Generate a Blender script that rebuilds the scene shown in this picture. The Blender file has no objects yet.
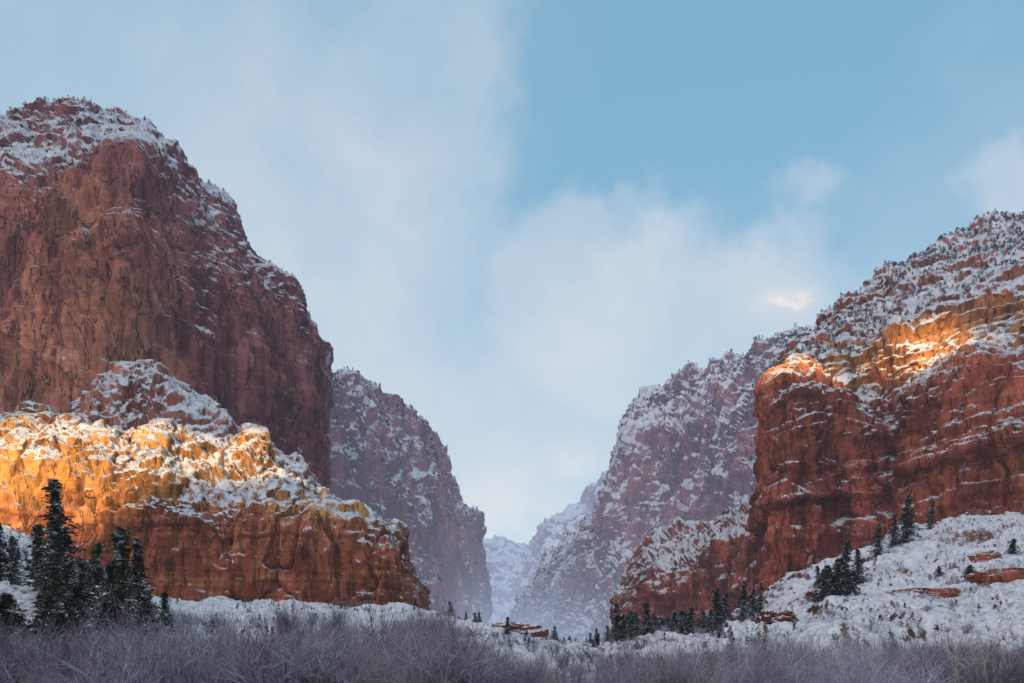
import bpy, math, random, bmesh
import numpy as np
from mathutils import Vector
from mathutils.bvhtree import BVHTree
random.seed(7); RS=np.random.RandomState(11)
F=796.0; CZ=3.0; HZ=640.0
def W(px,py,d): return ((px-512)/F*d, d, (HZ-py)/F*d+CZ)

# ------------------------------------------------------------ noise
PERM=RS.permutation(256).astype(np.int32)
G=RS.normal(size=(256,3)).astype(np.float32); G/=np.linalg.norm(G,axis=1)[:,None]
def pn(x,y,z):
    x=np.asarray(x,np.float32);y=np.asarray(y,np.float32);z=np.asarray(z,np.float32)
    xi=np.floor(x).astype(np.int32);yi=np.floor(y).astype(np.int32);zi=np.floor(z).astype(np.int32)
    fx=x-xi;fy=y-yi;fz=z-zi
    u=fx*fx*(3-2*fx);v=fy*fy*(3-2*fy);w=fz*fz*(3-2*fz)
    r=0
    for a in (0,1):
        pa=PERM[(xi+a)&255]; wa=u if a else 1-u
        for b in (0,1):
            pb=PERM[(pa+yi+b)&255]; wb=wa*(v if b else 1-v)
            for c in (0,1):
                g=G[PERM[(pb+zi+c)&255]]
                r=r+wb*(w if c else 1-w)*(g[...,0]*(fx-a)+g[...,1]*(fy-b)+g[...,2]*(fz-c))
    return r*1.6
def fbm(x,y,z,o=4,g=0.5):
    r=0;a=1;s=1
    for i in range(o):
        r=r+a*pn(x*s+i*17.3,y*s+i*5.1,z*s-i*9.7); a*=g; s*=2.03
    return r
def ridg(x,y,z,o=3):
    r=0;a=1;s=1
    for i in range(o):
        r=r+a*(1-2*np.abs(pn(x*s+i*7.3,y*s-i*3.1,z*s+i*1.7))); a*=.5; s*=2.1
    return r
def sst(a,b,x):
    t=np.clip((x-a)/(b-a),0,1); return t*t*(3-2*t)
def ter(n,k,w=.18):
    m=n*k; f=np.floor(m); return (f+sst(.5-w,.5+w,m-f))/k
RT=RS.uniform(-1,1,1024).astype(np.float32)
def layers(s,w=.12):
    f=np.floor(s).astype(np.int32); r=s-f
    a=RT[f&1023]; b=RT[(f+1)&1023]
    return a+(b-a)*sst(1-w,1,r)
def _rot(rx,ry,rz):
    cx,sx,cy,sy,cz,sz=math.cos(rx),math.sin(rx),math.cos(ry),math.sin(ry),math.cos(rz),math.sin(rz)
    return np.array([[1,0,0],[0,cx,-sx],[0,sx,cx]])@np.array([[cy,0,sy],[0,1,0],[-sy,0,cy]])@np.array([[cz,-sz,0],[sz,cz,0],[0,0,1]])
ROTS=[_rot(.1,.15,.5),_rot(.2,-.65,1.3),_rot(-.3,.7,2.4),_rot(.0,-.2,2.9)]
def facets(x,y,z,size,sd=0.):
    r=0
    for i,M in enumerate(ROTS):
        a=M[0,0]*x+M[0,1]*y+M[0,2]*z; b=M[1,0]*x+M[1,1]*y+M[1,2]*z; c=M[2,0]*x+M[2,1]*y+M[2,2]*z
        r=r+ter(pn(a/size+sd+i*9,b/size+i,c/(size*2.4)),2.7,.13)
    return r

# ------------------------------------------------------------ node helper
class NT:
    def __init__(s,nt): s.nt=nt; nt.nodes.clear()
    def n(s,t,ins=None,**kw):
        nd=s.nt.nodes.new(t)
        for k,v in kw.items(): setattr(nd,k,v)
        for k,v in (ins or {}).items():
            sk=nd.inputs[k]
            if isinstance(v,bpy.types.NodeSocket): s.nt.links.new(v,sk)
            elif isinstance(v,bpy.types.Node): s.nt.links.new(v.outputs[0],sk)
            else: sk.default_value=v
        return nd
    def m(s,op,a,b=0.0,c=None,clamp=False):
        nd=s.n('ShaderNodeMath',{0:a,1:b},operation=op); nd.use_clamp=clamp
        if c is not None:
            if isinstance(c,(int,float)): nd.inputs[2].default_value=c
            else: s.nt.links.new(c,nd.inputs[2])
        return nd.outputs[0]
    def vm(s,op,a,b=(0,0,0)):
        return s.n('ShaderNodeVectorMath',{0:a,1:b},operation=op)
    def mr(s,v,a,b,c=0.,d=1.,it='SMOOTHSTEP'):
        return s.n('ShaderNodeMapRange',{'Value':v,'From Min':a,'From Max':b,'To Min':c,'To Max':d},interpolation_type=it).outputs[0]
    def noise(s,v,sc,det=4.,rough=.55,dist=0.):
        return s.n('ShaderNodeTexNoise',{'Vector':v,'Scale':sc,'Detail':det,'Roughness':rough,'Distortion':dist}).outputs['Fac']
    def mix(s,f,a,b,bt='MIX'):
        nd=s.nt.nodes.new('ShaderNodeMix'); nd.data_type='RGBA'; nd.blend_type=bt
        for i,v in ((0,f),(6,a),(7,b)):
            if isinstance(v,bpy.types.NodeSocket): s.nt.links.new(v,nd.inputs[i])
            else:
                if i and len(v)==3: v=(*v,1)
                nd.inputs[i].default_value=v
        return nd.outputs[2]
HAZE_GLOW=(0.39,0.48,0.68)
def finish(N,shader,L=17000.,fog=True):  # aerial haze painted onto surfaces as glow, stronger with distance
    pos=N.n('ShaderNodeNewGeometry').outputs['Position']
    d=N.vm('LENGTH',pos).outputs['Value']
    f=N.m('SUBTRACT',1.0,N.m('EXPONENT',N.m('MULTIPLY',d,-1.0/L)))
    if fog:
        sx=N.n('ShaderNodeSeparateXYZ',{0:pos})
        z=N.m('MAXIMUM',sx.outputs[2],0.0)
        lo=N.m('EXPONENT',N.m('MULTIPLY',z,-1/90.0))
        fg=N.m('MULTIPLY',N.m('MULTIPLY',lo,N.mr(d,850.,1900.)),0.7)  # valley mist, likewise a painted glow on low far surfaces
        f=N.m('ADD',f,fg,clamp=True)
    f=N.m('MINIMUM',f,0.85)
    em=N.n('ShaderNodeEmission',{'Color':(*HAZE_GLOW,1),'Strength':1.0})
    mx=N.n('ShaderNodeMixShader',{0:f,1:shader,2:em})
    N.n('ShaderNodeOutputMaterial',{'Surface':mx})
def rock_mat(name,c1,c2,c3,streak=.6,sc=1.0,L=17000.,bump=1.0,low=None,dip=(.12,-.16,0),snoise=1.,sw=.5,sd=(.85,.87,.92),hi=None,ys=None):
    mt=bpy.data.materials.new(name); mt.use_nodes=True; N=NT(mt.node_tree)
    pos=N.n('ShaderNodeNewGeometry').outputs['Position']
    p=N.vm('SCALE',pos); p.inputs[3].default_value=1.0/sc; p=p.outputs[0]
    big=N.noise(p,.014,3.,.6)
    bm_=N.n('ShaderNodeMapping',{'Vector':p,'Location':(31,7,3),'Rotation':(.2,.3,0),'Scale':(.03,.03,.011)}).outputs[0]
    tone=N.noise(bm_,1.,3.,.55,.6)
    st=N.n('ShaderNodeMapping',{'Vector':p,'Rotation':dip,'Scale':(.010,.010,.22)}).outputs[0]
    strat=N.noise(st,1.,5.,.70,.4)
    vs=N.n('ShaderNodeMapping',{'Vector':p,'Scale':(.13,.13,.010)}).outputs[0]
    vst=N.noise(vs,1.,4.,.6,.4)
    bk=N.n('ShaderNodeMapping',{'Vector':p,'Rotation':(.1,.35,0),'Scale':(.13,.13,.06)}).outputs[0]
    blk=N.noise(bk,1.,5.,.7,.5)
    ds=N.n('ShaderNodeMapping',{'Vector':p,'Rotation':(.3,.7,.4),'Scale':(.07,.045,.011)}).outputs[0]
    dg_=N.noise(ds,1.,4.,.6,.6)
    vs2=N.n('ShaderNodeMapping',{'Vector':p,'Scale':(.04,.04,.007)}).outputs[0]
    vc=N.noise(vs2,1.,5.,.6,.8)
    crack=N.m('MINIMUM',N.mr(N.m('ABSOLUTE',N.m('SUBTRACT',dg_,.5)),.0,.013),N.mr(N.m('ABSOLUTE',N.m('SUBTRACT',vc,.5)),.0,.010))
    col=N.mix(N.mr(big,.40,.60),c1,c2)
    z=N.n('ShaderNodeSeparateXYZ',{0:pos})
    zz=N.m('ADD',z.outputs[2],N.m('MULTIPLY_ADD',big,60.,-30.))
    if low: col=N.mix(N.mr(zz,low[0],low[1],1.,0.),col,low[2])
    if hi: col=N.mix(N.mr(zz,hi[0],hi[1]),col,hi[2])
    if ys:
        yy=N.m('ADD',z.outputs[1],N.m('MULTIPLY_ADD',tone,90.,-45.))
        col=N.mix(N.mr(yy,ys[0],ys[1]),col,ys[2])
    col=N.mix(N.mr(strat,.45,.68,0.,.5),col,c3)
    col=N.mix(N.m('MULTIPLY',N.mr(vst,sw,sw+.14),streak),col,(c1[0]*.22,c1[1]*.22,c1[2]*.34))
    br=N.m('MULTIPLY',N.mr(blk,.3,.72,1.22,.66),N.mr(tone,.36,.66,1.22,.55))
    col=N.mix(1.0,col,N.n('ShaderNodeCombineColor',{0:br,1:br,2:br}).outputs[0],'MULTIPLY')
    col=N.mix(N.m('MULTIPLY_ADD',crack,-.8,.8),col,(c1[0]*.12,c1[1]*.13,c1[2]*.17))
    att=N.n('ShaderNodeAttribute',attribute_name='snow').outputs['Fac']
    sm=N.n('ShaderNodeMapping',{'Vector':p,'Rotation':(0,.3,0),'Scale':(.34,.34,.15)}).outputs[0]
    n1=N.noise(sm,1.,3.,.7); n2=N.noise(p,1.1,3.,.8)
    s=N.m('ADD',att,N.m('MULTIPLY_ADD',n1,1.0*snoise,-.5*snoise))
    s=N.m('ADD',s,N.m('MULTIPLY_ADD',n2,1.2*snoise,-.6*snoise))
    mask=N.mr(s,.40,.60)
    snow=N.mix(N.mr(blk,.35,.7),sd,(.74,.77,.85))
    col2=N.mix(mask,col,snow)
    h=N.m('ADD',N.m('MULTIPLY',blk,2.0),N.m('ADD',N.m('MULTIPLY',strat,1.8),N.m('MULTIPLY',n2,.5)))
    h=N.m('ADD',h,N.m('ADD',N.m('MULTIPLY',mask,.25),N.m('MULTIPLY',crack,.8)))
    bp=N.n('ShaderNodeBump',{'Height':h,'Strength':.9*bump,'Distance':2.6*sc})
    b=N.n('ShaderNodeBsdfDiffuse',{'Color':col2,'Roughness':.6,'Normal':bp.outputs[0]})
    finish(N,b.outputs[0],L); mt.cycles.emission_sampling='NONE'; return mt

# ------------------------------------------------------------ sheets
CRW=[.5]
def cr(A,t):
    n=A.shape[0]; i=np.clip(np.floor(t).astype(int),0,n-2); f=(t-i).reshape(-1,*([1]*(A.ndim-1)))
    p0=A[np.maximum(i-1,0)];p1=A[i];p2=A[i+1];p3=A[np.minimum(i+2,n-1)]
    c=.5*((2*p1)+(-p0+p2)*f+(2*p0-5*p1+4*p2-p3)*f*f+(-p0+3*p1-3*p2+p3)*f**3)
    return CRW[0]*c+(1-CRW[0])*(p1+(p2-p1)*f)
def params(C,axis,n,cap):
    D=np.linalg.norm(np.diff(C,axis=axis),axis=2)
    D=D.mean(axis=1-axis); D=np.minimum(D,cap)
    cum=np.concatenate([[0],np.cumsum(D)])
    return np.interp(np.linspace(0,cum[-1],n),cum,np.arange(len(cum)))
def norms(P):
    du=np.gradient(P,axis=0);dv=np.gradient(P,axis=1)
    n=np.cross(dv,du); return n/(np.linalg.norm(n,axis=2)[...,None]+1e-9)
def grid_obj(name,P,mat,attrs=None):
    nu,nv=P.shape[:2]
    me=bpy.data.meshes.new(name)
    idx=np.arange(nu*nv).reshape(nu,nv)
    q=np.stack([idx[:-1,:-1],idx[:-1,1:],idx[1:,1:],idx[1:,:-1]],-1).reshape(-1,4)
    me.vertices.add(nu*nv); me.vertices.foreach_set('co',P.reshape(-1).astype(np.float32))
    me.loops.add(q.size); me.loops.foreach_set('vertex_index',q.reshape(-1).astype(np.int32))
    me.polygons.add(len(q)); me.polygons.foreach_set('loop_start',np.arange(0,q.size,4,dtype=np.int32))
    me.polygons.foreach_set('loop_total',np.full(len(q),4,np.int32))
    me.polygons.foreach_set('use_smooth',np.ones(len(q),bool))
    me.update(calc_edges=True)
    for k,v in (attrs or {}).items():
        a=me.attributes.new(k,'FLOAT','POINT'); a.data.foreach_set('value',v.reshape(-1).astype(np.float32))
    me.materials.append(mat)
    ob=bpy.data.objects.new(name,me); bpy.context.collection.objects.link(ob); return ob
SH={}
def sheet(name,key,cols,nu,nv,mat,s=1.,amp=1.,back=450.,bias=None,strat=1.,colm=1.,rough=1.,sdip=(.1,.05),base=True,big=1.,fac=1.,warp=5.,gul=0.,reg=.15,f2=1.):
    C=[]
    for c in cols:
        pts=[W(*p) for p in c]
        t=pts[0]; L=math.hypot(t[0],t[1]); k=1+back/L
        row=[(t[0]*k,t[1]*k,t[2]-.12*back),(t[0]*(1+.3*back/L),t[1]*(1+.3*back/L),t[2]-.015*back)]+pts
        b=pts[-1]
        if base: row.append((b[0],b[1]-5,-25.))
        C.append(row)
    C=np.array(C,float)
    tu=params(C,0,nu,1e9); tv=params(C,1,nv,back*.25)
    Pm=cr(C,tu); Pm=np.swapaxes(cr(np.swapaxes(Pm,0,1),tv),0,1)
    Nn=norms(Pm)
    x,y,z=[Pm[...,i]/s for i in range(3)]
    w=fbm(x/45,y/45,z/45,3)
    d=big*12*fbm(x/120+3,y/120,z/190,2)
    d=d+colm*(8*ter(pn(x/30+w*.35,y/30+4,z/140)+.4*pn(x/11,y/11,z/50),2.6)-5.*np.exp(-(pn(x/30+9,y/30,z/160+w*.25)/.022)**2))
    xw,yw,zw=x+4*w,y+3*w,z+5*w
    d=d+fac*(6.5*facets(xw,yw,zw,44)+f2*2.2*facets(xw,yw,zw,15,5.)+f2*.7*facets(xw,yw,zw,5.5,2.))
    if gul: d=d-gul*6*ridg(x/26+w*.3,y/26,z/150,2)
    zz=z+sdip[0]*x+sdip[1]*y+warp*w
    sm=.35+.65*sst(-.3,.3,fbm(x/60+5,y/60,z/40,2))
    d=d+strat*sm*(2.8*layers(zz/15)+1.5*layers(zz/5.3+40,.2)+.6*layers(zz/2.1+99,.3))
    d=d+rough*(1.5*ridg(x/17,y/17,z/17,3)+.9*fbm(x/4,y/4,z/4,2))
    Pm=Pm+Nn*(d*amp*s)[...,None]
    N2=norms(Pm)
    U=np.broadcast_to(tu[:,None],Pm.shape[:2]); V=np.broadcast_to(tv[None,:],Pm.shape[:2])
    px=Pm[...,0]/Pm[...,1]; pz=Pm[...,2]/Pm[...,1]
    sn=N2[...,2]*.95+.12*fbm(x/22,y/22,z/22,3)+reg*fbm(x/80+4,y/80,z/80,2)
    if gul: sn=sn+.30*fbm(x/12+3,y/12,z/90,3)
    if bias is not None: sn=sn+bias(Pm,px,pz,V)
    ob=grid_obj(name,Pm,mat,{'snow':sn})
    SH[key]=(Pm,N2,sn,U,V); return ob
def C_(px,ys,ds,pxs=None):
    return [(px if pxs is None else pxs[i],ys[i],ds[i]) for i in range(len(ys))]

M_main=rock_mat('rock_red_main',(.46,.155,.110),(.58,.23,.13),(.55,.27,.19),.55,1.3,dip=(.3,-.5,0),snoise=.9,ys=(640,720,(.34,.115,.115)))  # right-facing wall darkened in colour: maroon rock plus its shade
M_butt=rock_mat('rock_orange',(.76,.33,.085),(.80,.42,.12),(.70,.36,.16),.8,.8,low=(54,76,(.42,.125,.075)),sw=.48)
M_right=rock_mat('rock_red_right',(.68,.27,.08),(.70,.31,.09),(.55,.24,.14),.75,.9,low=(168,198,(.46,.125,.075)),sw=.49,snoise=.9,hi=(232,256,(.40,.13,.09)))
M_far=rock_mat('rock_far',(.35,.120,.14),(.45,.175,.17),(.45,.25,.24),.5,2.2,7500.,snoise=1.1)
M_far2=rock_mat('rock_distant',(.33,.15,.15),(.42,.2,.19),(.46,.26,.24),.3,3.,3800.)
M_slope=rock_mat('slope_soil_snow',(.24,.10,.07),(.20,.12,.09),(.27,.18,.14),0.,.5,snoise=.75)

CRW[0]=.25
cl=[C_(-350,(170,220,300,400,500,600),(700,650,610,590,575,560)),
 C_(-120,(140,170,250,350,450,600),(740,680,640,620,600,580)),
 C_(0,(128,155,240,340,430,600),(770,690,650,640,620,600)),
 C_(45,(117,150,235,335,430,600),(775,695,645,628,612,600)),
 C_(78,(106,144,230,330,430,600),(780,700,640,620,610,600)),
 C_(108,(114,148,230,330,430,600),(790,700,640,622,610,600)),
 C_(150,(122,155,230,330,430,600),(800,705,640,620,612,600),(147,135,128,125,125,125)),
 C_(180,(154,198,262,340,430,600),(810,745,695,665,655,640),(180,176,170,165,165,165)),
 C_(235,(218,243,300,360,450,600),(840,785,745,720,705,690),(233,228,226,225,225,225)),
 C_(290,(270,290,330,390,460,600),(870,825,800,782,770,760),(287,285,283,282,280,280)),
 C_(316,(312,335,370,420,480,600),(890,852,840,830,822,810)),
 C_(324,(342,368,400,440,490,600),(940,912,892,882,872,862)),
 C_(318,(352,373,405,445,495,600),(1250,1220,1200,1190,1180,1170))]
def b_main(P,px,pz,V):
    return -.17+.32*sst(4.3,2.3,V)
sheet('sandstone_cliff','main',cl,580,520,M_main,1.25,.8,420,b_main,strat=.6,colm=.7,sdip=(.55,.15),warp=14.,fac=1.15,reg=.42,big=.7,f2=.62,rough=.8)
CRW[0]=.5
cl=[C_(px,(y,y+25,y+70,600),(575,545,525,505)) for px,y in ((10,460),(55,434),(92,388),(122,371),(150,365),(185,386),(215,404),(240,434),(300,457),(325,487))]
sheet('rock_knoll','knob',cl,240,150,M_main,.9,.7,100,lambda P,px,pz,V:.06+0*V,big=.5,strat=.5)
R=[(-250,(440,470,500,540,570,620),(460,430,400,390,385,380)),
(-60,(428,440,465,510,550,612),(450,425,400,385,375,370)),
(0,(421,434,455,500,545,612),(440,420,395,378,370,365)),
(52,(406,420,445,490,540,612),(430,412,388,372,362,358)),
(98,(417,433,458,500,550,615),(430,410,384,366,360,355)),
(130,(434,448,472,505,555,618),(440,405,375,360,355,352)),
(160,(434,456,490,515,560,618),(440,400,362,352,350,348)),
(225,(446,468,494,520,565,618),(445,405,362,350,347,345)),
(256,(435,460,494,520,565,618),(425,400,360,352,350,348)),
(284,(459,476,497,522,567,618),(435,402,362,353,351,349)),
(314,(488,496,504,528,571,618),(435,402,363,353,350,348)),
(344,(500,506,513,535,575,618),(430,400,362,352,348,345)),
(385,(526,530,537,555,585,618),(430,405,368,352,348,346)),
(399,(536,543,552,570,593,618),(450,430,390,375,365,360)),
(411,(577,580,585,592,602,620),(500,470,430,410,400,395)),
(424,(605,607,609,612,616,624),(600,560,520,500,480,470))]
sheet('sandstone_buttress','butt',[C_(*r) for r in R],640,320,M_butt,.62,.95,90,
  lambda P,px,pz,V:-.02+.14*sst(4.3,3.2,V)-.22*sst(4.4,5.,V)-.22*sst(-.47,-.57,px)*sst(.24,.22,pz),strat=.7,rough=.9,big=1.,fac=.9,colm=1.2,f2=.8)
R=[(300,(355,380,430,490,545,625),(1200,1150,1130,1110,1090,1080)),
(335,(363,385,430,490,545,625),(1190,1140,1120,1100,1080,1070)),
(352,(366,390,435,492,546,625),(1210,1160,1140,1120,1095,1085)),
(378,(381,405,450,500,550,625),(1260,1210,1190,1170,1140,1120)),
(406,(407,428,465,510,555,625),(1330,1280,1260,1240,1200,1180)),
(436,(433,453,480,515,560,625),(1420,1370,1350,1310,1270,1240)),
(446,(454,473,495,530,570,625),(1500,1470,1450,1430,1380,1350)),
(456,(500,512,528,555,585,625),(1600,1580,1560,1530,1480,1450)),
(470,(522,534,548,568,592,625),(1750,1720,1690,1660,1620,1580)),
(481,(555,564,575,590,605,628),(1900,1880,1860,1840,1800,1760)),
(486,(600,605,610,614,618,630),(2200,2180,2160,2140,2120,2100))]
CRW[0]=.3
sheet('canyon_wall','farl',[C_(*r) for r in R],360,360,M_far,1.9,.85,500,lambda P,px,pz,V:-.02+.24*sst(3.6,2.,V)+.2*sst(.07,.04,pz),strat=.3,sdip=(-.2,.1),fac=1.2,gul=.8,big=.7,reg=.4,f2=.8)
R=[(400,(560,590,640),(3500,3300,3200)),(480,(541,580,640),(3500,3300,3200)),(500,(538,578,640),(3500,3300,3200)),(527,(537,575,640),(3400,3200,3100)),
(545,(524,570,640),(3000,2800,2700)),(562,(513,565,640),(2900,2750,2600)),(585,(506,560,640),(2850,2700,2600)),(590,(482,550,640),(2800,2650,2550)),(602,(470,545,640),(2750,2600,2500)),(650,(450,540,640),(2700,2550,2500)),(760,(430,530,640),(2700,2550,2500))]
sheet('distant_canyon_wall','far',[C_(*r) for r in R],240,160,M_far2,4.,.8,900,lambda P,px,pz,V:.24+0*V,strat=.4,gul=.8)
R=[(512,(612,616,620,625,630,645),2100),(528,(578,588,598,608,620,645),1850),(550,(550,563,578,592,612,645),1680),(575,(527,543,562,580,605,645),1560),
(593,(508,528,552,575,600,645),1500),(603,(476,500,532,562,595,645),1470),(612,(440,470,515,555,592,645),1440),(628,(407,442,492,542,590,645),1410),(652,(384,417,470,530,585,645),1370),
(690,(375,407,460,520,580,645),1290),(722,(362,394,445,510,575,645),1220),(750,(348,382,435,500,570,645),1170),(800,(321,360,420,490,565,645),1100),(870,(300,340,400,480,560,645),1020),(950,(290,330,400,480,560,645),960)]
sheet('canyon_wall','midr',[C_(p,y,(d+150,d+70,d+30,d,d-50,d-80)) for p,y,d in R],460,410,M_far,1.9,.9,500,lambda P,px,pz,V:.03+.28*sst(5.0,2.8,V)+.15*sst(5.4,6.2,V),strat=.35,sdip=(.3,-.1),fac=1.25,gul=1.1,big=.8,reg=.36,f2=.8)
R=[(622,(602,606,614,655),(950,930,910,900)),(630,(576,584,602,655),(910,870,850,840)),(646,(549,574,602,655),(900,810,800,790)),(690,(527,560,597,655),(880,770,760,750)),(725,(511,545,590,655),(830,730,720,710)),(755,(500,530,585,655),(800,700,690,680)),(820,(490,520,580,655),(780,690,680,670))]
sheet('sandstone_ledge','lowr',[C_(*r) for r in R],260,180,M_right,1.1,.9,200,lambda P,px,pz,V:.0+.14*sst(3.5,2.5,V),strat=1.1,fac=1.1,big=.6)
R=[((776,775,774,772,768,762,752),(376,382,388,394,412,480,625),(860,820,790,770,740,730,720)),
((778,777,776,775,773,766,758),(366,372,376,386,394,470,625),(720,640,575,560,540,530,520)),
((796,795,794,792,790,786,780),(350,358,364,384,392,480,625),(740,640,555,546,505,490,480)),
((830,828,826,826,828,826,822),(315,340,360,382,400,490,625),(760,680,575,563,510,490,480)),
((868,866,866,868,872,868,862),(286,325,355,385,430,510,625),(780,700,625,595,540,500,490)),
((890,890,890,888,888,888,885),(271,315,335,382,440,510,625),(790,700,600,588,545,500,490)),
((925,925,922,922,925,922,918),(252,290,318,374,397,490,625),(800,700,588,576,500,470,460)),
((975,975,970,968,972,970,968),(228,270,295,350,367,480,625),(810,700,580,567,480,450,440)),
((1030,)*7,(209,255,285,330,347,470,625),(820,700,570,555,460,435,425)),
((1150,)*7,(180,230,270,310,330,460,625),(820,700,580,550,450,425,415)),
((1400,)*7,(150,210,250,300,320,450,625),(820,700,580,550,450,425,415))]
sheet('sandstone_cliff','right',[[ (a[i],b[i],c[i]) for i in range(7)] for a,b,c in R],640,470,M_right,.95,.9,300,
  lambda P,px,pz,V:-.16+.20*sst(6.5,5.6,V)+.13*sst(4.,3.,V),strat=1.9,colm=.9,sdip=(-.15,.05),rough=1.,fac=.9,big=.7,warp=8.,f2=.8)
CRW[0]=.6
R=[(600,(650,652,658,669),),(690,(646,649,656,668)),(742,(614,631,648,667)),(790,(580,606,635,667)),(850,(554,586,625,667)),(920,(530,571,618,667)),(1024,(512,556,608,667)),(1200,(490,540,600,667)),(1500,(470,520,590,667))]
sheet('snowy_slope','slr',[C_(r[0],r[1],(435,310,210,110)) for r in R],460,300,M_slope,.35,.9,10,lambda P,px,pz,V:-.10+0*V,strat=1.4,colm=.3,big=1.3,fac=.8)
R=[(-350,(470,520,580,650)),(-150,(505,545,590,655)),(0,(532,562,600,657)),(60,(555,583,612,658)),(115,(590,604,625,660)),(180,(607,615,632,662)),(300,(606,618,635,665)),(400,(606,620,640,667)),(455,(618,632,648,668)),(520,(642,646,655,669)),(600,(652,655,660,670))]
sheet('snowy_slope','sll',[C_(r[0],r[1],(342,240,165,95)) for r in R],420,240,M_slope,.35,.8,10,lambda P,px,pz,V:-.08+0*V,strat=.9,colm=.2,big=1.2,fac=.7)

def ground():
    n=260
    t=np.linspace(-1,1,n); a=np.sign(t)*np.abs(t)**2.2*9000
    X,Y=np.meshgrid(a,a+0,indexing='ij')
    Z=.9*fbm(X/40,Y/40,X*0,3)+.2*fbm(X/7,Y/7,X*0+3,2)
    r=np.hypot(X,Y); Z=Z*sst(12000,3000,r)-.8
    P=np.stack([X,Y,Z],-1)[::-1]
    sn=.55+.12*fbm(X/15,Y/15,X*0+8,3); sn=sn[::-1]
    return grid_obj('ground',P,M_slope,{'snow':sn})
g=ground()

bpy.context.view_layer.update()
dg=bpy.context.evaluated_depsgraph_get()
bv=[BVHTree.FromObject(o,dg) for o in bpy.data.objects if o.name.startswith(('snowy_slope','ground'))]
def drop(x,y):
    z=-5
    for b in bv:
        h=b.ray_cast(Vector((x,y,400)),Vector((0,0,-1)))
        if h[0] is not None: z=max(z,h[0].z)
    return z

# ------------------------------------------------------------ vegetation
def simple_mat(name,c1,c2,snowamt=0.,sc=2.,rnd=.5,frost=(.75,.78,.85)):
    mt=bpy.data.materials.new(name); mt.use_nodes=True; N=NT(mt.node_tree)
    geo=N.n('ShaderNodeNewGeometry'); pos=geo.outputs['Position']
    oi=N.n('ShaderNodeObjectInfo').outputs['Random']
    f=N.noise(pos,sc,2.,.6)
    col=N.mix(N.mr(N.m('ADD',N.m('MULTIPLY',oi,rnd),f),.45,.55+rnd),c1,c2)
    if snowamt>0:
        nz=N.m('ABSOLUTE',N.n('ShaderNodeSeparateXYZ',{0:geo.outputs['Normal']}).outputs[2])
        s=N.mr(N.m('ADD',N.m('MULTIPLY',nz,.5),f),1.02-snowamt,1.12-snowamt)
        col=N.mix(s,col,frost)
    b=N.n('ShaderNodeBsdfDiffuse',{'Color':col})
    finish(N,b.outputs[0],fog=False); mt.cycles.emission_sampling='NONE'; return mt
def tri_mesh(name,V,Fc,mats,mi=None):
    me=bpy.data.meshes.new(name)
    V=np.asarray(V,np.float32);Fc=np.asarray(Fc,np.int32)
    me.vertices.add(len(V)); me.vertices.foreach_set('co',V.reshape(-1))
    me.loops.add(Fc.size); me.loops.foreach_set('vertex_index',Fc.reshape(-1))
    k=Fc.shape[1]
    me.polygons.add(len(Fc)); me.polygons.foreach_set('loop_start',np.arange(0,Fc.size,k,dtype=np.int32)); me.polygons.foreach_set('loop_total',np.full(len(Fc),k,np.int32))
    for m in mats: me.materials.append(m)
    if mi is not None: me.polygons.foreach_set('material_index',np.asarray(mi,np.int32))
    me.update(calc_edges=True); return me
def prisms(segs):
    A=np.array([s[0] for s in segs],float);B=np.array([s[1] for s in segs],float)
    r0=np.array([s[2] for s in segs]);r1=np.array([s[3] for s in segs])
    d=B-A; d/=np.linalg.norm(d,axis=1)[:,None]+1e-9
    h=np.where(np.abs(d[:,2:3])<.9,np.array([[0,0,1.]]),np.array([[1.,0,0]]))
    u=np.cross(d,h);u/=np.linalg.norm(u,axis=1)[:,None]; v=np.cross(d,u)
    Vs=[]
    for P0,r in ((A,r0),(B,r1)):
        for k in range(3):
            a=2*math.pi*k/3; o=u*math.cos(a)+v*math.sin(a); Vs.append(P0+o*r[:,None])
    V=np.stack(Vs,1).reshape(-1,3); n=len(segs)
    base=np.arange(n)[:,None]*6
    Q=np.concatenate([base+np.array([[k,(k+1)%3,3+(k+1)%3,3+k]]) for k in range(3)],0)
    return V,Q
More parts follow.
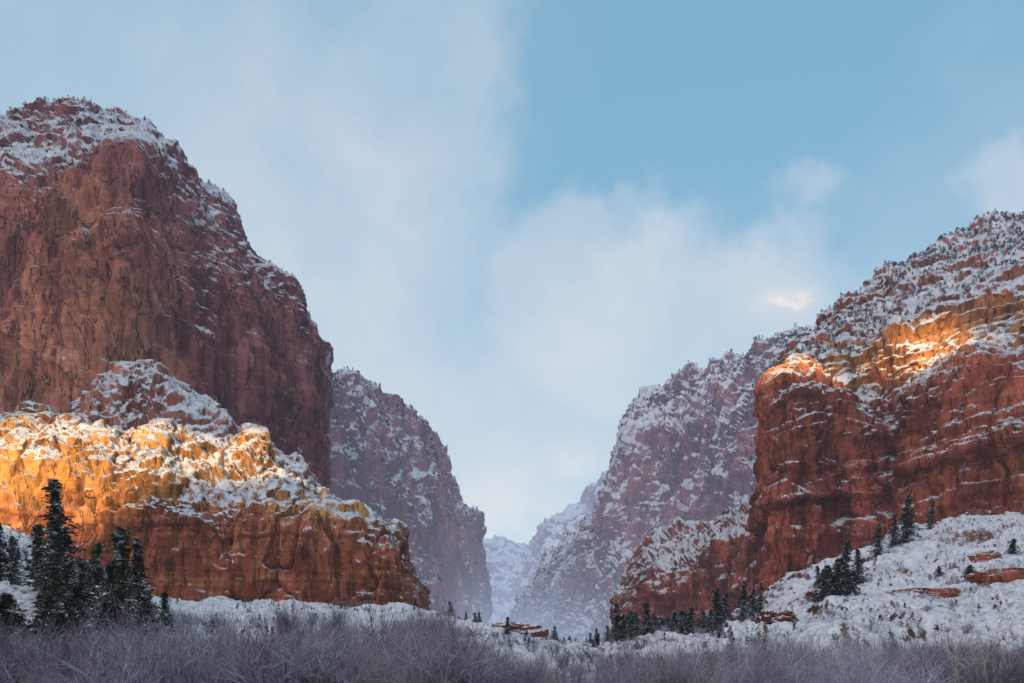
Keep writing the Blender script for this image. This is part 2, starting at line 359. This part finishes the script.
def conifer(name,rs,mats,h=1.,wid=.2,lv=30,per=11,nd=.017):
    segs=[];V=[]
    lean=rs.normal(0,.012,2)
    for i in range(6):
        segs.append(((lean[0]*i,lean[1]*i,h*i/6-.05*(i==0)),(lean[0]*(i+1),lean[1]*(i+1),h*(i+1)/6),.016*(1-i/6.3),.016*(1-(i+1)/6.3)))
    lob=rs.uniform(0,6.28,3); hole=rs.uniform(.25,.8,2); ha=rs.uniform(0,6.28,2)
    for l in range(lv):
        t=.07+.93*(l/lv)**.95
        for k in range(per):
            if rs.rand()<.2: continue
            a=rs.uniform(0,6.28)
            L=wid*(1-t)**.7*rs.uniform(.4,1.2)*(1+.3*math.sin(2*a+lob[0])+.22*math.sin(11*t+lob[1]))+.014
            for q in range(2):
                if abs(t-hole[q])<.09 and math.cos(a-ha[q])>.1: L*=.45
            z0=t*h+rs.uniform(-.015,.015); c,s=math.cos(a),math.sin(a)
            cx,cy=lean*t*6
            droop=-.25*L+rs.uniform(-.1,.12)*L
            segs.append(((cx,cy,z0),(cx+c*L,cy+s*L,z0+droop),.003,.001))
            m=int(8+72*L)
            for j in range(m):
                f=rs.uniform(.1,1.05); spr=.30*L*(1.1-f*.6)+.012
                o=np.array([cx+c*L*f-s*rs.uniform(-spr,spr),cy+s*L*f+c*rs.uniform(-spr,spr),z0+droop*f**1.3+rs.uniform(-.014,.012)])
                q=rs.normal(0,1,(3,3)); q[:,2]*=.55; q*=nd*rs.uniform(.6,1.25)
                V.append(o+q)
    V=np.concatenate(V,0); Ft=np.arange(len(V)).reshape(-1,3)
    Vt,Qt=prisms(segs)
    T=np.concatenate([Qt[:,[0,1,2]],Qt[:,[0,2,3]]],0)+len(V)
    return tri_mesh(name,np.concatenate([V,Vt]),np.concatenate([Ft,T]),mats,[0]*len(Ft)+[1]*len(T))
m_need=simple_mat('conifer_needles',(.014,.022,.014),(.05,.06,.03),.06,.8)
m_bark=simple_mat('conifer_bark',(.06,.045,.035),(.1,.075,.06))
m_scrub=simple_mat('juniper_needles',(.022,.028,.022),(.05,.048,.035),.20,.25)
m_twig=simple_mat('bare_twigs',(.085,.068,.090),(.31,.265,.31),.27,.10,.7,(.56,.57,.68))
m_twig2=simple_mat('pale_twigs',(.50,.43,.38),(.64,.57,.52),.1,.4)
CON=[conifer('conifer_mesh%d'%i,np.random.RandomState(50+i),[m_need,m_bark],1.,w) for i,w in enumerate((.20,.25,.30,.23))]
JUN=[conifer('juniper_mesh%d'%i,np.random.RandomState(80+i),[m_need,m_bark],1.,w,14,18,.03) for i,w in enumerate((.5,.6))]
def put(name,me,x,y,h,z=None,sink=.03,wx=1.):
    ob=bpy.data.objects.new(name,me); bpy.context.collection.objects.link(ob)
    z=drop(x,y) if z is None else z
    ob.location=(x,y,z-sink*h); ob.scale=(h*wx,h*wx,h); ob.rotation_euler=(0,0,random.uniform(0,6.28)); return ob
def X(px,d): return (px-512)/F*d
for px,d,h,k in ((68,150,22,0),(36,165,17,3),(121,128,17.5,1),(150,120,9,2),(95,140,13,2),(14,180,14,1),(138,140,14,0),(2,150,12,3),(165,135,8,1),(54,140,15,1),(108,125,11,3),(82,132,11,1)):
    put('pine_tree',CON[k],X(px,d),d,h,wx=random.uniform(1.0,1.3))
for px,d,h,k in ((38,100,9.0,0),(12,95,7.5,1),(108,112,8,1),(75,118,8,0),(140,108,7,0),(55,92,7,1)):
    put('juniper_tree',JUN[k],X(px,d),d,h)
for px,d,h,k in ((842,330,21,0),(858,320,16,1),(905,380,24,2),(878,370,17,1),(760,330,13,3),(742,360,20,0),(930,400,15,3),(820,340,13,2),(893,375,17,3),(752,345,12,2)):
    put('pine_tree',CON[k],X(px,d),d,h,wx=random.uniform(.85,1.15))
for px,d,h,k in ((835,250,13,0),(826,255,11,1),(850,262,9,1),(1012,300,6,0),(968,270,7,1),(940,300,5,0),(770,190,7,1),(779,180,6,0),(690,260,7,0)):
    put('juniper_tree',JUN[k],X(px,d),d,h)
em=bpy.data.objects.new('conifer_grove',None); bpy.context.collection.objects.link(em)
rs=np.random.RandomState(5)
for i in range(200):
    d=rs.uniform(260,600); px=rs.normal(668,40) if i<140 else rs.uniform(450,720)
    hh=rs.uniform(7,19) if abs(px-668)<60 else rs.uniform(3,9)
    o=put('grove_tree',CON[rs.randint(4)],X(px,d),d,hh*rs.uniform(.7,1.1),wx=1.3); o.parent=em

def scrub_tpl(rs,n=46):
    V=[]
    for j in range(n):
        t=rs.rand()**.8; r=.42*(1-t)**.6*rs.rand()**.5; a=rs.uniform(0,6.28)
        o=np.array([r*math.cos(a),r*math.sin(a),t]); V.append(o+rs.normal(0,.11,(3,3)))
    return np.concatenate(V,0)
TP=[scrub_tpl(np.random.RandomState(i)) for i in range(6)]
acc=[]
def scatter(key,n,w,hmin,hmax,nzmin=.3):
    P,Nn,sn,U,V=SH[key]; rs=np.random.RandomState(len(key)+n)
    pv=P.reshape(-1,3); nz=Nn[...,2].reshape(-1)
    area=np.linalg.norm(np.cross(np.gradient(P,axis=0),np.gradient(P,axis=1)),axis=2).reshape(-1)
    cl=sst(-.3,.5,fbm(P[...,0]/50,P[...,1]/50,P[...,2]/50,2)).reshape(-1)+.1
    ww=w(P,U,V).reshape(-1)*(nz>nzmin)*area*cl; ww/=ww.sum()
    for i in rs.choice(len(pv),n,p=ww):
        h=rs.uniform(hmin,hmax); t=TP[rs.randint(6)]; a=rs.uniform(0,6.28);c,s=math.cos(a),math.sin(a)
        q=t*h; q=np.stack([q[:,0]*c-q[:,1]*s,q[:,0]*s+q[:,1]*c,q[:,2]-.1*h],1)
        acc.append(q+pv[i])
scatter('main',1300,lambda P,U,V:sst(4.,2.,V)*(V>1.3)+.02,2.,4.5)
scatter('right',5200,lambda P,U,V:sst(5.,2.5,V)*(V>1.)+.02,2.,5)
scatter('midr',3000,lambda P,U,V:sst(5.,2.5,V)*(V>1.)+.08,4,8,.2)
scatter('farl',1200,lambda P,U,V:sst(5.,2.5,V)*(V>1.)+.1,4,8,.2)
scatter('butt',420,lambda P,U,V:(V>1.5)*sst(5,4,V),1.,2.2)
scatter('knob',160,lambda P,U,V:(V>1.)*1.,1.5,3)
scatter('lowr',500,lambda P,U,V:(V>1.)*1.,2,5)
scatter('slr',1900,lambda P,U,V:(V>1.5)*1.,.4,1.8,0)
scatter('sll',1400,lambda P,U,V:(V>1.5)*1.,.4,2.0,0)
Vv=np.concatenate(acc,0)
me=tri_mesh('juniper_scrub',Vv,np.arange(len(Vv)).reshape(-1,3),[m_scrub])
o=bpy.data.objects.new('juniper_scrub',me); bpy.context.collection.objects.link(o)

def shrub(name,rs,mat,H=1.,stems=9,thick=1.,up=.06):
    segs=[]
    def grow(p,d,L,r,lvl):
        n=3 if lvl<2 else 2
        for i in range(n):
            d=d+rs.normal(0,.15,3)+np.array([0,0,up]); d/=np.linalg.norm(d)
            q=p+d*L/n
            segs.append((p,q,r,r*.8)); r*=.8; p=q
            if lvl<3:
                for k in range(2 if lvl==1 else 1+(i>0 and lvl==0)):
                    s=d+rs.normal(0,.50,3); s[2]+=.2; s/=np.linalg.norm(s)
                    grow(p,s,L*rs.uniform(.5,.75),r*.72,lvl+1)
    for i in range(stems):
        a=rs.uniform(0,6.28); t=rs.uniform(.1,.7)
        d=np.array([math.cos(a)*t,math.sin(a)*t,1.]); d/=np.linalg.norm(d)
        grow(np.array([math.cos(a)*.12,math.sin(a)*.12,-.05]),d,rs.uniform(.35,.62)*H,.012*thick,0)
    V,Q=prisms(segs); return tri_mesh(name,V,Q,[mat])
SHB=[shrub('shrub_mesh%d'%i,np.random.RandomState(200+i),m_twig,1.,8,1.4,.1) for i in range(6)]
em2=bpy.data.objects.new('bare_shrubs',None); bpy.context.collection.objects.link(em2)
rs=np.random.RandomState(9); cnt=0
while cnt<1050:
    d=32+rs.rand()**1.4*165; px=rs.uniform(-120,1150)
    mid=math.exp(-((px-600)/110)**2)
    h=rs.uniform(1.8,4.6)*(1-.32*mid)
    if px<450: h*=1.25
    x=X(px,d); z=drop(x,d)
    if z>5 and rs.rand()<.5: continue
    top=HZ-(z+h-CZ)/d*F
    lim=592+rs.uniform(0,40) if px<480 else 630+rs.uniform(0,28)
    if top<lim: h=max(.9,(CZ-z)+(HZ-lim)*d/F)
    if z+h<0.4: continue
    o=put('shrub',SHB[rs.randint(6)],x,d,h,z=z,wx=rs.uniform(.8,1.3)); o.parent=em2; cnt+=1
P,Nn,sn,U,V=SH['slr']
pv=P.reshape(-1,3); sel=rs.choice(len(pv),900)
for i in sel:
    if pv[i][1]<120 or pv[i][1]>330 or abs(pv[i][0])>300: continue
    o=put('shrub',SHB[rs.randint(6)],pv[i][0],pv[i][1],rs.uniform(.7,1.9),z=pv[i][2],wx=1.4); o.parent=em2
SP=[shrub('sapling_mesh%d'%i,np.random.RandomState(300+i),m_twig2,1.25,4,.75,.03) for i in range(3)]
for px,d,h in ((962,38,4.9),(985,45,3.6),(712,40,3.4),(690,36,3.2),(425,50,4.0),(380,40,3.4),(880,42,3.0),(820,48,2.9),(560,50,2.8),(1010,34,3.0),(340,38,3.2),(725,42,3.),(405,34,3.2),(670,38,2.9),(130,42,3.3)):
    put('bare_sapling',SP[random.randrange(3)],X(px,d),d,h)

def boulder(name,x,y,z,sx,sy,sz,seed,mat):
    n=110
    th=np.linspace(0,2*math.pi,n); ph=np.linspace(0,math.pi,70)
    T,Pp=np.meshgrid(th,ph,indexing='ij')
    def sup(v,e=.6): return np.sign(v)*np.abs(v)**e
    D=np.stack([sup(np.cos(T))*sup(np.sin(Pp)),sup(np.sin(T))*sup(np.sin(Pp)),sup(np.cos(Pp))],-1)
    r=1+.22*ter(fbm(D[...,0]*1.6+seed,D[...,1]*1.6,D[...,2]*1.6,3),3)+.08*layers(D[...,2]*5+seed*7+20)+.05*fbm(D[...,0]*6,D[...,1]*6,D[...,2]*6+seed,3)
    r[-1]=r[0]
    P=D*r[...,None]*np.array([sx,sy,sz])+np.array([x,y,z])
    N2=norms(P); ctr=P-np.array([x,y,z])
    if (N2*ctr).sum()<0: P=P[::-1]; N2=norms(P)
    return grid_obj(name,P,mat,{'snow':N2[...,2]*.95-.02})
boulder('sandstone_outcrop',X(513,330),330,3,13,10,6.5,1,M_right)
boulder('sandstone_boulder',X(778,235),235,drop(X(778,235),235)+1,5.0,4,5.,2,M_right)
boulder('sandstone_outcrop',X(925,255),255,drop(X(925,255),255)-.3,10,4,3.2,3,M_right)
boulder('sandstone_outcrop',X(1005,250),250,drop(X(1005,250),250)-.0,9,4,3.4,4,M_right)
boulder('sandstone_boulder',X(985,300),300,drop(X(985,300),300),5,4,3,5,M_right)
boulder('sandstone_boulder',X(822,300),300,drop(X(822,300),300),6,4,3.,6,M_right)

# ------------------------------------------------------------ unseen sheet added behind the camera: blocks sun except through holes aimed at cliffs
EL=math.radians(8.0); AZ=math.radians(9.0)
S=Vector((-math.sin(AZ)*math.cos(EL),-math.cos(AZ)*math.cos(EL),math.sin(EL)))
BY=-1700.
def proj(px,py,d):
    p=Vector(W(px,py,d)); t=(BY-p.y)/S.y; q=p+S*t; return q.x,q.z
GAPS=[(*proj(60,452,395),66,26),(*proj(150,460,400),52,21),(*proj(235,462,405),46,17),(*proj(20,500,378),52,26),(*proj(922,354,583),27,21),(*proj(798,376,552),24,10)]  # holes placed so sun lands on chosen cliff patches
xs=np.arange(-3200,2600,8.); zs=np.arange(1400,-5,-8.)
Xg,Zg=np.meshgrid(xs,zs,indexing='ij')
Yg=BY-120*fbm(Xg/420,Zg/300,Xg*0,4)
g1=np.full(Xg.shape,9.)
wn=.35*fbm(Xg/28,Zg/28,Xg*0+5,3)
for cx,cz,rx,rz in GAPS: g1=np.minimum(g1,np.hypot((Xg-cx)/rx,(Zg-cz)/rz)+wn)
Yg=np.where(g1<2.2,BY,Yg)
cm=bpy.data.materials.new('sun_mask_mat'); cm.use_nodes=True; N=NT(cm.node_tree)
a=N.n('ShaderNodeBsdfDiffuse',{'Color':(.85,.86,.9,1)}); t_=N.n('ShaderNodeBsdfTranslucent',{'Color':(.78,.88,1.,1)})  # added sheet also passes a little sun as fill
N.n('ShaderNodeOutputMaterial',{'Surface':N.n('ShaderNodeMixShader',{0:.25,1:a.outputs[0],2:t_.outputs[0]})})
cb=grid_obj('sun_mask',np.stack([Xg,Yg,Zg],-1),cm,{})
bm=bmesh.new(); bm.from_mesh(cb.data); bm.verts.ensure_lookup_table()
gg=g1.reshape(-1)
bmesh.ops.delete(bm,geom=[bm.verts[i] for i in np.nonzero(gg<1)[0]],context='VERTS')
bm.to_mesh(cb.data); bm.free()

sl=bpy.data.lights.new('sun','SUN'); sl.energy=5.; sl.angle=math.radians(.45); sl.color=(1.,.66,.26)
so=bpy.data.objects.new('sun',sl); bpy.context.collection.objects.link(so); so.rotation_euler=S.to_track_quat('Z','Y').to_euler()

# ------------------------------------------------------------ world
w=bpy.data.worlds.new('World'); bpy.context.scene.world=w; w.use_nodes=True; N=NT(w.node_tree)
w.cycles.sampling_method='MANUAL'; w.cycles.sample_map_resolution=256
sky=N.n('ShaderNodeTexSky',sky_type='NISHITA'); sky.sun_disc=False; sky.sun_elevation=EL; sky.sun_rotation=math.pi+AZ; sky.altitude=1600
dr=N.n('ShaderNodeTexCoord').outputs['Generated']
sep=N.n('ShaderNodeSeparateXYZ',{0:dr})
nv=N.n('ShaderNodeTexNoise',{'Vector':dr,'Scale':5.,'Detail':6.,'Roughness':.55})
wp=N.vm('MULTIPLY',N.vm('SUBTRACT',nv.outputs['Color'],(.5,.5,.5)).outputs[0],(.28,.28,.28)).outputs[0]
nv2=N.n('ShaderNodeTexNoise',{'Vector':dr,'Scale':22.,'Detail':5.,'Roughness':.6})
wp2=N.vm('MULTIPLY',N.vm('SUBTRACT',nv2.outputs['Color'],(.5,.5,.5)).outputs[0],(.07,.07,.07)).outputs[0]
dw=N.vm('ADD',N.vm('ADD',dr,wp).outputs[0],wp2).outputs[0]
dws=N.vm('ADD',N.vm('ADD',dr,N.vm('MULTIPLY',wp,(.30,.30,.30)).outputs[0]).outputs[0],wp2).outputs[0]
inv=None; invs=None
for px,py,rx,ry,a,soft,small in ((425,120,125,180,.30,.45,0),(300,330,330,270,.5,.9,0),(600,300,125,105,.45,.40,0),(500,480,380,210,.75,.9,0),(150,120,450,320,.50,.9,0),(730,290,100,70,.40,.7,0),
    (812,188,46,26,.40,.8,1),(1015,190,56,52,.65,.6,1),(788,312,46,24,.9,1.,2),(574,460,44,26,.65,1.,2),(500,500,60,70,.4,1.,2),(760,350,280,140,.6,.9,0),(980,160,160,140,.2,.9,0),(520,520,120,60,.5,.9,0)):
    c=Vector(((px-512)/F,1,(HZ-py)/F)); k=1/c.length; c*=k
    sx,sz=F/(rx*k),F/(ry*k)
    v=N.vm('MULTIPLY',N.vm('SUBTRACT',dws if small else dw,tuple(c)).outputs[0],(sx,min(sx,sz),sz)).outputs[0]
    r=N.vm('LENGTH',v).outputs['Value']
    t=N.mr(r,1-soft,1.05,1-a,1.0)
    if small==2: invs=t if invs is None else N.m('MULTIPLY',invs,t)
    else: inv=t if inv is None else N.m('MULTIPLY',inv,t)
cov=N.m('SUBTRACT',1.0,inv); covs=N.m('SUBTRACT',1.0,invs)
wisp=N.noise(dr,3.,7.,.6,.3)
cov=N.m('MULTIPLY',cov,N.mr(wisp,.3,.7,.82,1.12),clamp=True)
wdir=N.m('ADD',N.m('MULTIPLY',sep.outputs[0],.6),N.m('MULTIPLY',sep.outputs[1],.8))
west=N.mr(wdir,.2,-.45)
high=N.mr(sep.outputs[2],.75,.97,0.,.8)
wc=N.m('MULTIPLY',N.m('MAXIMUM',west,high),N.mr(wisp,.35,.6,.6,1.))
vis=N.mr(sep.outputs[1],.6,.2)
wc=N.m('MULTIPLY',wc,N.m('MAXIMUM',vis,high))
cov2=N.m('MAXIMUM',N.m('MAXIMUM',cov,wc),covs)
elev=sep.outputs[2]
base=N.n('ShaderNodeBackground',{'Color':sky.outputs[0],'Strength':.14})
ccol=N.mix(N.mr(elev,.0,.6),(.75,.77,.81),(.60,.69,.79))
ccol=N.mix(N.mr(wisp,.4,.65,0.,.28),ccol,(.90,.84,.82))
ccol=N.mix(covs,ccol,(.95,.86,.80))
ccol=N.mix(wc,ccol,(1.55,1.46,1.52))
cl_=N.n('ShaderNodeBackground',{'Color':ccol,'Strength':1.})
hz=N.n('ShaderNodeBackground',{'Color':(.29,.59,.82,1),'Strength':1.})
b1=N.n('ShaderNodeMixShader',{0:.62,1:base.outputs[0],2:hz.outputs[0]})
b2=N.n('ShaderNodeMixShader',{0:cov2,1:b1.outputs[0],2:cl_.outputs[0]})
N.n('ShaderNodeOutputWorld',{'Surface':b2})

cd=bpy.data.cameras.new('camera'); cd.lens=28; cd.sensor_width=36; cd.shift_y=(HZ-341.5)/1024; cd.clip_end=30000; cd.clip_start=.1
co=bpy.data.objects.new('camera',cd); bpy.context.collection.objects.link(co); co.location=(0,0,CZ); co.rotation_euler=(math.pi/2,0,0)
sc=bpy.context.scene; sc.camera=co
sc.view_settings.view_transform='Standard'; sc.view_settings.look='None'; sc.view_settings.exposure=0
print('objs',len(bpy.data.objects))
